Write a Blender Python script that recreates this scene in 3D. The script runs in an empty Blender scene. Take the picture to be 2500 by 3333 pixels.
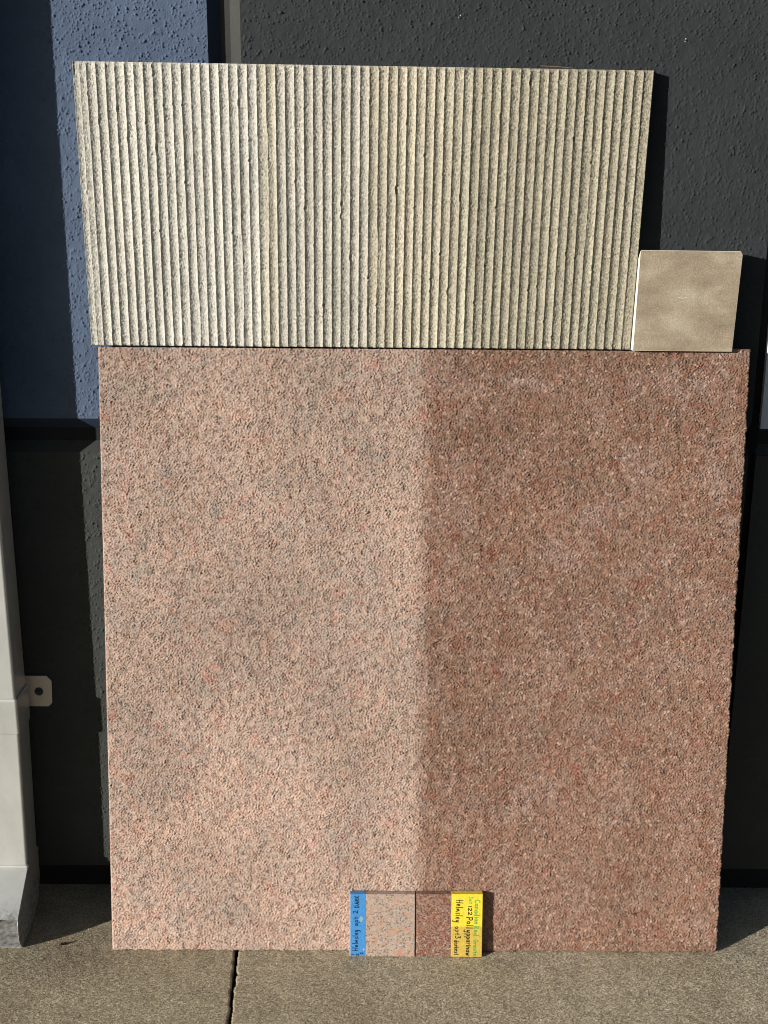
import bpy, math, random
import numpy as np

# ------------------------------------------------------------------ scene, camera, light
S = bpy.context.scene
COL = S.collection
rng = np.random.default_rng(11)
random.seed(7)
R = math.radians

cam_d = bpy.data.cameras.new('camera')
cam = bpy.data.objects.new('camera', cam_d)
COL.objects.link(cam)
S.camera = cam
cam_d.sensor_fit = 'VERTICAL'
cam_d.sensor_height = 24.0
cam_d.lens = 24.0 * 3918.02 / 3333.0
cam_d.clip_start = 0.05
cam_d.clip_end = 500
cam.location = (0, -2.44, 1.625)
PITCH, ROLL = R(15.923), R(0.3)
from mathutils import Matrix, Vector
fw = Vector((0, math.cos(PITCH), -math.sin(PITCH)))
up = Vector((0, math.sin(PITCH), math.cos(PITCH)))
rt = Vector((1, 0, 0))
rt2 = rt * math.cos(ROLL) + up * math.sin(ROLL)
up2 = up * math.cos(ROLL) - rt * math.sin(ROLL)
cam.rotation_euler = Matrix((rt2, up2, -fw)).transposed().to_euler()

SUN = Vector((1.5, 1.0, -0.42)).normalized()          # travel direction of the light
ELEV = math.asin(-SUN.z)
AZ = math.atan2(-SUN.x, -SUN.y)
w = bpy.data.worlds.new('World')
S.world = w
w.use_nodes = True
nt = w.node_tree
nt.nodes.clear()
sky = nt.nodes.new('ShaderNodeTexSky')
sky.sky_type = 'NISHITA'
sky.sun_disc = False
sky.sun_elevation = ELEV
sky.sun_rotation = AZ
bg = nt.nodes.new('ShaderNodeBackground')
bg.inputs['Strength'].default_value = 0.05
wo = nt.nodes.new('ShaderNodeOutputWorld')
nt.links.new(sky.outputs[0], bg.inputs[0])
nt.links.new(bg.outputs[0], wo.inputs[0])
sd = bpy.data.lights.new('sun', 'SUN')
sd.energy = 5.0
sd.angle = R(0.5)
sd.color = (1.0, 0.955, 0.89)
so = bpy.data.objects.new('sun', sd)
COL.objects.link(so)
so.rotation_euler = SUN.to_track_quat('-Z', 'Y').to_euler()
S.render.engine = 'CYCLES'
S.cycles.filter_width = 1.0
S.view_settings.view_transform = 'Standard'
S.view_settings.look = 'None'
S.view_settings.gamma = 1
S.view_settings.use_curve_mapping = False
S.view_settings.exposure = 0.46

# ------------------------------------------------------------------ helpers: scene graph
def empty(name, loc=(0, 0, 0), rot=(0, 0, 0), **tags):
    o = bpy.data.objects.new(name, None)
    COL.objects.link(o)
    o.location = loc
    o.rotation_euler = rot
    o.empty_display_size = 0.05
    for k, v in tags.items():
        o[k] = v
    return o

def link(name, me, parent=None, mats=(), **tags):
    o = bpy.data.objects.new(name, me)
    COL.objects.link(o)
    for m in mats:
        me.materials.append(m)
    if parent is not None:
        o.parent = parent
    for k, v in tags.items():
        o[k] = v
    return o

def mesh(name, verts, faces, smooth=False):
    me = bpy.data.meshes.new(name)
    me.from_pydata([tuple(v) for v in verts], [], faces)
    me.update()
    if smooth:
        me.shade_smooth()
    return me

def np_mesh(name, V, Q, smooth=True, ngons=()):
    """V (n,3) float array, Q (m,4) int array, optional extra n-gons"""
    me = bpy.data.meshes.new(name)
    nl = Q.size + sum(len(g) for g in ngons)
    npoly = len(Q) + len(ngons)
    me.vertices.add(len(V))
    me.vertices.foreach_set('co', V.astype(np.float32).ravel())
    loops = np.concatenate([Q.ravel()] + [np.array(g) for g in ngons]).astype(np.int32)
    me.loops.add(nl)
    me.loops.foreach_set('vertex_index', loops)
    tot = np.concatenate([np.full(len(Q), 4), np.array([len(g) for g in ngons], dtype=int)]).astype(np.int32)
    start = np.concatenate([[0], np.cumsum(tot)[:-1]]).astype(np.int32)
    me.polygons.add(npoly)
    me.polygons.foreach_set('loop_start', start)
    me.polygons.foreach_set('loop_total', tot)
    sm = np.full(npoly, smooth)
    if len(ngons):
        sm[len(Q):] = False
    me.polygons.foreach_set('use_smooth', sm)
    me.update(calc_edges=True)
    me.validate()
    return me

def grid_quads(nu, nv, off=0):
    """vertex index = off + j*nu + i ; quads counter-clockwise seen from -y when i is +x and j is +z"""
    i, j = np.meshgrid(np.arange(nu - 1), np.arange(nv - 1))
    a = (j * nu + i).ravel() + off
    return np.stack([a, a + 1, a + 1 + nu, a + nu], 1)

def closed_slab(name, X, Y, Z, thick, smooth=True):
    """front grid (nv,nu arrays) closed by side walls and a back face at +thick in y"""
    nv, nu = X.shape
    V = np.stack([X, Y, Z], -1).reshape(-1, 3)
    Q = grid_quads(nu, nv)
    b = list(range(nu)) + [j * nu + nu - 1 for j in range(1, nv)] + \
        [(nv - 1) * nu + i for i in range(nu - 2, -1, -1)] + [j * nu for j in range(nv - 2, 0, -1)]
    b = np.array(b)
    B = V[b].copy()
    B[:, 1] = thick
    n0 = len(V)
    # a first ring that repeats the rim, so that the side shades on its own
    V2 = np.concatenate([V, V[b], B])
    k = len(b)
    r1 = n0 + np.arange(k)
    r2 = n0 + k + np.arange(k)
    side = np.stack([r1, r2, np.roll(r2, -1), np.roll(r1, -1)], 1)
    return np_mesh(name, V2, np.concatenate([Q, side]), smooth, [list(r2[::-1])])

def prism(outline, y0, y1):
    """outline: list of (x,z) counter-clockwise seen from -y"""
    n = len(outline)
    v = [(x, y0, z) for x, z in outline] + [(x, y1, z) for x, z in outline]
    f = [tuple(range(n)), tuple(range(2 * n - 1, n - 1, -1))]
    f += [(i, i + n, (i + 1) % n + n, (i + 1) % n) for i in range(n)]
    return v, f

def box(x0, x1, y0, y1, z0, z1):
    return prism([(x0, z0), (x1, z0), (x1, z1), (x0, z1)], y0, y1)

def bevelled(name, vf, w=0.001, seg=2, parent=None, mats=(), **tags):
    me = mesh(name, vf[0], vf[1])
    o = link(name, me, parent, mats, **tags)
    m = o.modifiers.new('bevel', 'BEVEL')
    m.width = w
    m.segments = seg
    m.limit_method = 'ANGLE'
    return o

# ------------------------------------------------------------------ helpers: height maps
def band(w_m, h_m, dx, lam, spread=0.35, seed=0):
    """band-limited random field of wavelength lam (metres), standard deviation 1"""
    nx, nz = int(w_m / dx) + 2, int(h_m / dx) + 2
    r = np.random.default_rng(seed)
    f = np.fft.rfft2(r.standard_normal((nz, nx)))
    ky = np.fft.fftfreq(nz, dx)[:, None]
    kx = np.fft.rfftfreq(nx, dx)[None, :]
    k = np.sqrt(kx ** 2 + ky ** 2) + 1e-9
    f *= np.exp(-0.5 * (np.log(k * lam) / spread) ** 2)
    a = np.fft.irfft2(f, s=(nz, nx))
    return (a - a.mean()) / a.std()

def lumps(w_m, h_m, dx, density, seed, rs, hs):
    """sparse rounded lumps of texture coating, clustered"""
    nx, nz = int(w_m / dx) + 2, int(h_m / dx) + 2
    r = np.random.default_rng(seed)
    clus = band(w_m, h_m, dx, 0.05, 0.5, seed + 5)[:nz, :nx]
    ky = np.fft.fftfreq(nz, dx)[:, None]
    kx = np.fft.rfftfreq(nx, dx)[None, :]
    k2 = (2 * np.pi) ** 2 * (kx ** 2 + ky ** 2)
    out = np.zeros((nz, nx))
    frac = (0.55, 0.35, 0.10)
    for rad, h, fr in zip(rs, hs, frac):
        p = density * fr * dx * dx * np.clip(1 + 0.35 * clus, 0.15, 3)
        imp = (r.random((nz, nx)) < p) * (0.5 + 0.8 * r.random((nz, nx)))
        s = rad * 0.62
        g = np.exp(-0.5 * k2 * s * s) * (2 * np.pi * s * s / dx / dx)
        out += h * np.fft.irfft2(np.fft.rfft2(imp) * g, s=(nz, nx))
    return out

def samp(a, dx, X, Z):
    """bilinear sample, X and Z metres from the map's corner"""
    fx = np.clip(X / dx, 0, a.shape[1] - 1.001)
    fz = np.clip(Z / dx, 0, a.shape[0] - 1.001)
    i, j = fx.astype(int), fz.astype(int)
    u, v = fx - i, fz - j
    return (a[j, i] * (1 - u) * (1 - v) + a[j, i + 1] * u * (1 - v) +
            a[j + 1, i] * (1 - u) * v + a[j + 1, i + 1] * u * v)

def ticks(*segs):
    """segs: (start, end, step) joined into one increasing array"""
    out = []
    for a, b, st in segs:
        n = max(1, int(round((b - a) / st)))
        out.append(np.linspace(a, b, n + 1)[:-1])
    out.append(np.array([segs[-1][1]]))
    return np.concatenate(out)

# ------------------------------------------------------------------ helpers: materials
class NT:
    def __init__(self, name):
        self.m = bpy.data.materials.new(name)
        self.m.use_nodes = True
        self.t = self.m.node_tree
        self.t.nodes.clear()
        self.out = self.t.nodes.new('ShaderNodeOutputMaterial')
        self.b = self.t.nodes.new('ShaderNodeBsdfPrincipled')
        self.t.links.new(self.b.outputs[0], self.out.inputs[0])
        tc = self.t.nodes.new('ShaderNodeTexCoord')
        self.co = tc.outputs['Object']
    def L(self, a, b):
        self.t.links.new(a, b)
    def mapping(self, scale=(1, 1, 1), loc=(0, 0, 0)):
        n = self.t.nodes.new('ShaderNodeMapping')
        n.inputs['Scale'].default_value = scale
        n.inputs['Location'].default_value = loc
        self.L(self.co, n.inputs[0])
        return n.outputs[0]
    def noise(self, scale, detail=4, rough=0.55, co=None, dist=0.0):
        n = self.t.nodes.new('ShaderNodeTexNoise')
        n.inputs['Scale'].default_value = scale
        n.inputs['Detail'].default_value = detail
        n.inputs['Roughness'].default_value = rough
        n.inputs['Distortion'].default_value = dist
        self.L(co or self.co, n.inputs['Vector'])
        return n.outputs['Fac']
    def voro(self, scale, out='Color', co=None, feature='F1'):
        n = self.t.nodes.new('ShaderNodeTexVoronoi')
        n.feature = feature
        n.inputs['Scale'].default_value = scale
        self.L(co or self.co, n.inputs['Vector'])
        return n.outputs[out]
    def ramp(self, fac, stops, interp='LINEAR'):
        n = self.t.nodes.new('ShaderNodeValToRGB')
        n.color_ramp.interpolation = interp
        e = n.color_ramp.elements
        while len(e) > 1:
            e.remove(e[-1])
        for i, (p, c) in enumerate(stops):
            el = e[0] if i == 0 else e.new(p)
            el.position = p
            el.color = (*c, 1) if len(c) == 3 else c
        self.L(fac, n.inputs[0])
        return n.outputs[0]
    def gray(self, fac, stops):
        return self.ramp(fac, [(p, (v, v, v)) for p, v in stops])
    def mix(self, fac, a, b, mode='MIX'):
        n = self.t.nodes.new('ShaderNodeMix')
        n.data_type = 'RGBA'
        n.blend_type = mode
        for sock, v in ((n.inputs[0], fac), (n.inputs[6], a), (n.inputs[7], b)):
            if isinstance(v, (int, float)):
                sock.default_value = v
            elif isinstance(v, tuple):
                sock.default_value = (*v, 1)
            else:
                self.L(v, sock)
        return n.outputs[2]
    def math(self, op, a, b=0.0, clamp=False):
        n = self.t.nodes.new('ShaderNodeMath')
        n.operation = op
        n.use_clamp = clamp
        for sock, v in ((n.inputs[0], a), (n.inputs[1], b)):
            if isinstance(v, (int, float)):
                sock.default_value = v
            else:
                self.L(v, sock)
        return n.outputs[0]
    def sep(self, co=None):
        n = self.t.nodes.new('ShaderNodeSeparateXYZ')
        self.L(co or self.co, n.inputs[0])
        return n.outputs
    def bump(self, h, dist=0.001, strength=1.0):
        n = self.t.nodes.new('ShaderNodeBump')
        n.inputs['Distance'].default_value = dist
        n.inputs['Strength'].default_value = strength
        self.L(h, n.inputs['Height'])
        self.L(n.outputs[0], self.b.inputs['Normal'])
    def facets(self, scale, tilt, h, dist, warp=0.002):
        """crystal grains: each cell leans its own way; h adds fine bump on top"""
        t = self.t
        wn = t.nodes.new('ShaderNodeTexNoise')
        wn.inputs['Scale'].default_value = scale * 0.8
        wn.inputs['Detail'].default_value = 2
        self.L(self.co, wn.inputs['Vector'])
        def vm(op, a, b):
            n = t.nodes.new('ShaderNodeVectorMath')
            n.operation = op
            for sock, v in ((n.inputs[0], a), (n.inputs[1], b)):
                if isinstance(v, tuple):
                    sock.default_value = v
                else:
                    self.L(v, sock)
            return n.outputs[0]
        w_ = vm('MULTIPLY', vm('SUBTRACT', wn.outputs['Color'], (0.5, 0.5, 0.5)), (warp * 2,) * 3)
        co = vm('ADD', self.co, w_)
        c = self.voro(scale, 'Color', co)
        off = vm('MULTIPLY', vm('SUBTRACT', c, (0.5, 0.5, 0.5)), (tilt * 2,) * 3)
        b = t.nodes.new('ShaderNodeBump')
        b.inputs['Distance'].default_value = dist
        self.L(h, b.inputs['Height'])
        nn = vm('NORMALIZE', vm('ADD', b.outputs[0], off), (0, 0, 0))
        self.L(nn, self.b.inputs['Normal'])
        return self.sep(c), co
    def set(self, col=None, rough=0.8, metal=0.0, spec=0.5):
        if col is not None:
            if isinstance(col, tuple):
                self.b.inputs['Base Color'].default_value = (*col, 1)
            else:
                self.L(col, self.b.inputs['Base Color'])
        if isinstance(rough, (int, float)):
            self.b.inputs['Roughness'].default_value = rough
        else:
            self.L(rough, self.b.inputs['Roughness'])
        self.b.inputs['Metallic'].default_value = metal
        self.b.inputs['Specular IOR Level'].default_value = spec
        return self.m

def paint(name, c, var=0.12, rough=0.55, fine=900, spec=0.12, bdist=0.0004):
    n = NT(name)
    a = tuple(v * (1 - var) for v in c)
    b = tuple(min(1, v * (1 + var)) for v in c)
    col = n.ramp(n.noise(9, 6, 0.65), [(0.3, a), (0.7, b)])
    spk = n.gray(n.noise(fine, 3, 0.7), [(0.3, 0.82), (0.7, 1.18)])
    col = n.mix(0.8, col, spk, 'MULTIPLY')
    n.bump(n.noise(fine * 0.6, 4, 0.6), bdist, 0.8)
    return n.set(col, rough, 0, spec)

M_blue = paint('blue_coating', (0.073, 0.102, 0.158), 0.13, 0.8, 700)
M_dark = paint('charcoal_coating', (0.028, 0.033, 0.035), 0.14, 0.7, 700)
M_dark2 = paint('smoke_grey_coating', (0.042, 0.046, 0.043), 0.12, 0.7, 700)
M_groove = paint('smooth_reveal_paint', (0.042, 0.044, 0.041), 0.16, 0.6, 300)
M_navy = paint('navy_reveal_shade', (0.03, 0.042, 0.07), 0.14, 0.6, 300)  # navy puts the groove's shade into the colour of its lips
M_white = paint('white_coating', (0.42, 0.47, 0.54), 0.06, 0.7, 500)
M_core = paint('dark_footing_paint', (0.02, 0.021, 0.022), 0.2, 0.8, 300)

def stone_big():
    n = NT('bush_hammered_pink_granite')
    x = n.sep()[0]
    # grain colours
    z = n.sep()[2]
    cv, gco = n.facets(225, 0.33, n.noise(420, 3, 0.65), 0.0014, 0.0022)
    grain = n.ramp(cv[0], [(0.0, (0.31, 0.25, 0.215)), (0.12, (0.41, 0.305, 0.25)), (0.45, (0.46, 0.325, 0.26)),
                           (0.7, (0.45, 0.285, 0.225)), (0.88, (0.54, 0.43, 0.355)), (0.95, (0.60, 0.50, 0.42))], 'CONSTANT')
    c1 = n.noise(17, 6, 0.66, dist=0.3)
    c2 = n.noise(24, 6, 0.66, n.mapping((1, 1, 1), (7, 3, 1)), dist=0.5)
    c3 = n.noise(5, 5, 0.6, n.mapping((1, 1, 1), (2, 9, 4)))
    col = n.mix(n.gray(c1, [(0.50, 0.0), (0.70, 0.55)]), grain, (0.265, 0.245, 0.22))
    col = n.mix(n.gray(c2, [(0.54, 0.0), (0.70, 0.55)]), col, (0.47, 0.195, 0.145))
    col = n.mix(n.gray(c3, [(0.42, 0.0), (0.66, 0.35)]), col, (0.53, 0.355, 0.265))
    col = n.mix(0.7, col, n.gray(n.noise(300, 3, 0.7), [(0.32, 0.68), (0.5, 1.0), (0.68, 1.3)]), 'MULTIPLY')
    # broad tone: browner towards the top of the block, rosier towards its foot, with clouds
    big = n.noise(4.5, 5, 0.65, n.mapping((1, 1, 0.8), (3, 1, 7)), dist=0.4)
    bz = n.math('ADD', n.math('MULTIPLY', z, -0.16), n.math('ADD', big, 0.10))
    col = n.mix(1.0, col, n.ramp(bz, [(0.32, (0.73, 0.74, 0.73)), (0.70, (1.07, 1.06, 1.06))]), 'MULTIPLY')
    # the right half is sealed: darker and redder
    edge = n.math('ADD', x, n.math('MULTIPLY', n.math('SUBTRACT', n.noise(60, 4, 0.6), 0.5), 0.02))
    edge = n.math('ADD', edge, n.math('MULTIPLY', n.math('SUBTRACT', n.noise(4, 2, 0.5), 0.5), 0.02))
    right = n.gray(n.math('ADD', n.math('MULTIPLY', n.math('SUBTRACT', edge, 0.079), 28), 0.5), [(0.0, 0.0), (1.0, 1.0)])
    seal = n.mix(1.0, col, (0.60, 0.50, 0.435), 'MULTIPLY')
    red = n.noise(30, 6, 0.7, n.mapping((1, 1, 1), (4, 4, 8)), dist=0.5)
    seal = n.mix(n.gray(red, [(0.50, 0.0), (0.66, 0.62)]), seal, (0.20, 0.068, 0.042))
    pale = n.noise(11, 6, 0.7, n.mapping((1, 1, 1), (1, 6, 2)), dist=0.6)
    seal = n.mix(n.gray(pale, [(0.48, 0.0), (0.68, 0.5)]), seal, (0.35, 0.25, 0.215))
    spark = n.gray(cv[1], [(0.84, 0.0), (0.88, 0.42)])
    seal = n.mix(spark, seal, (0.42, 0.32, 0.26))
    dk = n.gray(cv[2], [(0.84, 0.0), (0.88, 0.4)])
    seal = n.mix(dk, seal, (0.12, 0.06, 0.045))
    col = n.mix(right, col, seal)
    return n.set(col, 0.7, 0, 0.2)

def stone_flute():
    n = NT('sawn_fluted_limestone')
    x = n.sep()[0]
    t = n.math('MULTIPLY', n.math('ADD', x, 0.6), 1 / 1.12)
    base = n.ramp(t, [(0.0, (0.465, 0.455, 0.405)), (0.315, (0.475, 0.465, 0.42)), (0.322, (0.445, 0.42, 0.345)),
                      (0.345, (0.445, 0.42, 0.34)), (0.352, (0.41, 0.395, 0.345)), (0.50, (0.415, 0.395, 0.34)),
                      (0.51, (0.41, 0.378, 0.30)), (0.655, (0.42, 0.385, 0.30)), (0.664, (0.36, 0.33, 0.25)), (0.673, (0.40, 0.38, 0.30)),
                      (0.683, (0.325, 0.30, 0.23)), (1.0, (0.325, 0.30, 0.23))])
    # streaks that differ from flute to flute
    st = n.noise(56, 2, 0.5, n.mapping((1, 0, 0.02)))
    base = n.mix(0.8, base, n.gray(st, [(0.3, 0.86), (0.7, 1.14)]), 'MULTIPLY')
    cl = n.noise(11, 4, 0.6, n.mapping((1, 1, 0.5)))
    base = n.mix(0.7, base, n.ramp(cl, [(0.3, (0.86, 0.85, 0.84)), (0.7, (1.1, 1.08, 1.05))]), 'MULTIPLY')
    sp = n.noise(300, 4, 0.75, n.mapping((1, 1, 0.75)))
    sp2 = n.gray(sp, [(0.34, 0.30), (0.45, 0.80), (0.58, 1.12), (0.75, 1.32)])
    # the sealed right third shows more speckle
    amt = n.gray(t, [(0.0, 0.45), (0.34, 0.5), (0.36, 0.72), (0.68, 0.78), (0.69, 1.0)])
    base = n.mix(amt, base, n.mix(1.0, base, sp2, 'MULTIPLY'))
    n.facets(270, 0.21, n.noise(380, 4, 0.7, n.mapping((1, 1, 0.7))), 0.0014, 0.002)
    return n.set(base, 0.8, 0, 0.3)

def stone_tile():
    n = NT('honed_tan_limestone')
    a = n.noise(9, 5, 0.6, n.mapping((1.0, 1, 1.6), (0, 0, 3.3)))
    col = n.ramp(a, [(0.32, (0.205, 0.165, 0.118)), (0.5, (0.285, 0.235, 0.168)), (0.66, (0.37, 0.325, 0.245))])
    sp = n.noise(330, 5, 0.8)
    col = n.mix(1.0, col, n.gray(sp, [(0.3, 0.62), (0.5, 1.0), (0.72, 1.45)]), 'MULTIPLY')
    wh = n.gray(n.voro(210, 'Distance'), [(0.0, 1.0), (0.10, 0.0)])
    col = n.mix(n.math('MULTIPLY', wh, 0.35), col, (0.6, 0.57, 0.5))
    n.facets(330, 0.05, n.noise(420, 3, 0.7), 0.0005, 0.002)
    return n.set(col, 0.6, 0, 0.25)

def granite_sample(name, dark):
    n = NT(name)
    cv = n.sep(n.voro(360, 'Color'))
    if dark:
        st = [(0.0, (0.07, 0.045, 0.038)), (0.14, (0.20, 0.075, 0.045)), (0.42, (0.29, 0.155, 0.105)), (0.64, (0.30, 0.22, 0.18)), (0.82, (0.17, 0.14, 0.13)), (0.94, (0.38, 0.31, 0.26))]
    else:
        st = [(0.0, (0.16, 0.13, 0.11)), (0.15, (0.33, 0.27, 0.23)), (0.42, (0.43, 0.31, 0.235)), (0.62, (0.45, 0.25, 0.175)), (0.75, (0.38, 0.35, 0.31)), (0.93, (0.46, 0.39, 0.33))]
    col = n.ramp(cv[0], st, 'CONSTANT')
    cl = n.noise(45, 4, 0.6, dist=0.4)
    col = n.mix(n.gray(cl, [(0.52, 0.0), (0.68, 0.5)]), col, (0.22, 0.06, 0.03) if dark else (0.45, 0.20, 0.12))
    cl2 = n.noise(50, 4, 0.6, n.mapping((1, 1, 1), (5, 1, 2)))
    col = n.mix(n.gray(cl2, [(0.55, 0.0), (0.7, 0.45)]), col, (0.13, 0.115, 0.11) if dark else (0.28, 0.26, 0.245))
    col = n.mix(0.7, col, n.gray(n.noise(900, 2, 0.6), [(0.3, 0.75), (0.7, 1.25)]), 'MULTIPLY')
    n.bump(n.noise(700, 3, 0.6), 0.0003, 0.8)
    return n.set(col, 0.35, 0, 0.5)

def concrete():
    n = NT('broomed_concrete')
    x, y, z = n.sep()
    a = n.noise(3.2, 5, 0.6)
    b = n.noise(14, 5, 0.65)
    col = n.ramp(a, [(0.3, (0.285, 0.242, 0.165)), (0.7, (0.41, 0.358, 0.258))])
    col = n.mix(n.gray(b, [(0.45, 0.0), (0.75, 0.5)]), col, (0.20, 0.165, 0.11))
    # the bay on the right of the joint is paler and greyer
    rr = n.gray(n.math('ADD', n.math('MULTIPLY', n.math('ADD', x, 0.15), 2.2), 0.4), [(0.0, 0.0), (1.0, 0.75)])
    col = n.mix(rr, col, n.mix(1.0, col, (1.18, 1.17, 1.2), 'MULTIPLY'))
    # dark soiling near the downpipe
    v = n.t.nodes.new('ShaderNodeVectorMath')
    v.operation = 'DISTANCE'
    n.L(n.mapping((1, 1.6, 0)), v.inputs[0])
    v.inputs[1].default_value = (-0.66, -0.36, 0)
    dd = n.math('ADD', v.outputs['Value'], n.math('MULTIPLY', n.math('SUBTRACT', b, 0.5), 0.25))
    col = n.mix(n.gray(dd, [(0.0, 0.55), (0.20, 0.0)]), col, (0.12, 0.085, 0.055))
    # small mineral spots and pits
    sp = n.noise(270, 4, 0.8)
    col = n.mix(0.95, col, n.gray(sp, [(0.32, 0.4), (0.5, 1.0), (0.66, 1.75)]), 'MULTIPLY')
    oc = n.noise(260, 3, 0.6, n.mapping((1, 1, 1), (3, 3, 3)))
    col = n.mix(n.gray(oc, [(0.56, 0.0), (0.7, 0.35)]), col, (0.33, 0.25, 0.10))
    pit = n.gray(n.voro(36, 'Distance'), [(0.0, 0.8), (0.045, 0.7), (0.06, 0.0)])
    pk = n.gray(n.noise(6, 2), [(0.5, 0.0), (0.55, 1.0)])
    col = n.mix(n.math('MULTIPLY', pit, pk), col, (0.09, 0.08, 0.06))
    n.facets(300, 0.16, n.noise(340, 3, 0.75), 0.0012, 0.002)
    return n.set(col, 0.85, 0, 0.12)

def metal_paint(name, c, dirt=True):
    n = NT(name)
    a = n.noise(14, 6, 0.65, n.mapping((1, 1, 0.6)))
    col = n.ramp(a, [(0.3, tuple(v * 0.88 for v in c)), (0.7, tuple(min(1, v * 1.08) for v in c))])
    sp = n.gray(n.noise(320, 3, 0.7), [(0.66, 0.0), (0.74, 0.5)])
    col = n.mix(sp, col, tuple(v * 0.55 for v in c))
    if dirt:
        z = n.sep()[2]
        lo = n.gray(n.math('ADD', z, n.math('MULTIPLY', n.noise(60, 4, 0.6), 0.05)), [(0.095, 0.65), (0.125, 0.0)])
        col = n.mix(n.math('MULTIPLY', lo, n.gray(n.noise(90, 5, 0.7), [(0.42, 0.0), (0.62, 1.0)])), col, (0.12, 0.10, 0.075))
    n.bump(n.noise(700, 3, 0.6), 0.0002, 0.5)
    return n.set(col, 0.34, 0.45, 0.5)

M_slab = stone_big()
M_flute = stone_flute()
M_tile = stone_tile()
M_pink = granite_sample('light_granite', False)
M_red = granite_sample('dark_red_granite', True)
M_conc = concrete()
M_pipe = metal_paint('pale_grey_green_enamel', (0.57, 0.58, 0.555))
M_brk = metal_paint('beige_enamel', (0.72, 0.64, 0.55), False)
M_rough_white = paint('raw_pale_stone', (0.70, 0.66, 0.56), 0.06, 0.9, 500)
M_sawn = paint('sawn_grey_stone', (0.36, 0.32, 0.29), 0.1, 0.7, 500)
M_joint = paint('joint_filler', (0.012, 0.012, 0.012), 0.3, 0.9, 300)
M_screw = paint('dark_screw_steel', (0.05, 0.055, 0.055), 0.2, 0.35, 900)
M_ink = paint('black_marker', (0.012, 0.012, 0.016), 0.1, 0.6, 900)
M_green = paint('green_marker', (0.14, 0.33, 0.05), 0.15, 0.6, 900)
M_leaf = paint('dry_brown_leaf', (0.04, 0.028, 0.02), 0.3, 0.8, 500)
M_straw = paint('dry_straw', (0.30, 0.19, 0.11), 0.2, 0.7, 500)
M_soil = paint('dust', (0.22, 0.18, 0.12), 0.2, 0.9, 60)

def tape_mat(name, c, c2=None, zsplit=None):
    n = NT(name)
    z = n.sep()[2]
    col = n.ramp(n.noise(120, 5, 0.65), [(0.3, tuple(v * 0.85 for v in c)), (0.7, tuple(min(1, v * 1.08) for v in c))])
    if c2:
        low = n.ramp(n.noise(90, 5, 0.7), [(0.3, tuple(v * 0.78 for v in c2)), (0.7, tuple(min(1, v * 1.12) for v in c2))])
        k = n.gray(n.math('MULTIPLY', n.math('SUBTRACT', z, zsplit - 0.0006), 800), [(0.0, 0.0), (1.0, 1.0)])
        col = n.mix(k, low, col)
    n.bump(n.noise(110, 4, 0.6, dist=0.6), 0.0016, 0.8)
    return n.set(col, 0.45, 0, 0.5)

M_btape = tape_mat('blue_tape', (0.05, 0.24, 0.56))
M_ytape = tape_mat('yellow_tape', (0.74, 0.60, 0.045), (0.56, 0.40, 0.07), 0.070)
M_scuff = paint('tape_scuff', (0.22, 0.33, 0.38), 0.25, 0.8, 500)
M_pinkdot = paint('pink_spot', (0.65, 0.33, 0.36), 0.1, 0.7, 500)

# ------------------------------------------------------------------ ground
M_asph = paint('bounce_cutting_asphalt', (0.045, 0.045, 0.046), 0.15, 0.9, 120)  # unseen far ground, added dark to cut bounce light into the shade
far = mesh('ground', [(-150, -250, -0.12), (150, -250, -0.12), (150, 60, -0.12), (-150, 60, -0.12)], [(0, 1, 2, 3)])
link('ground', far, None, [M_asph], kind='structure')

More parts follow.
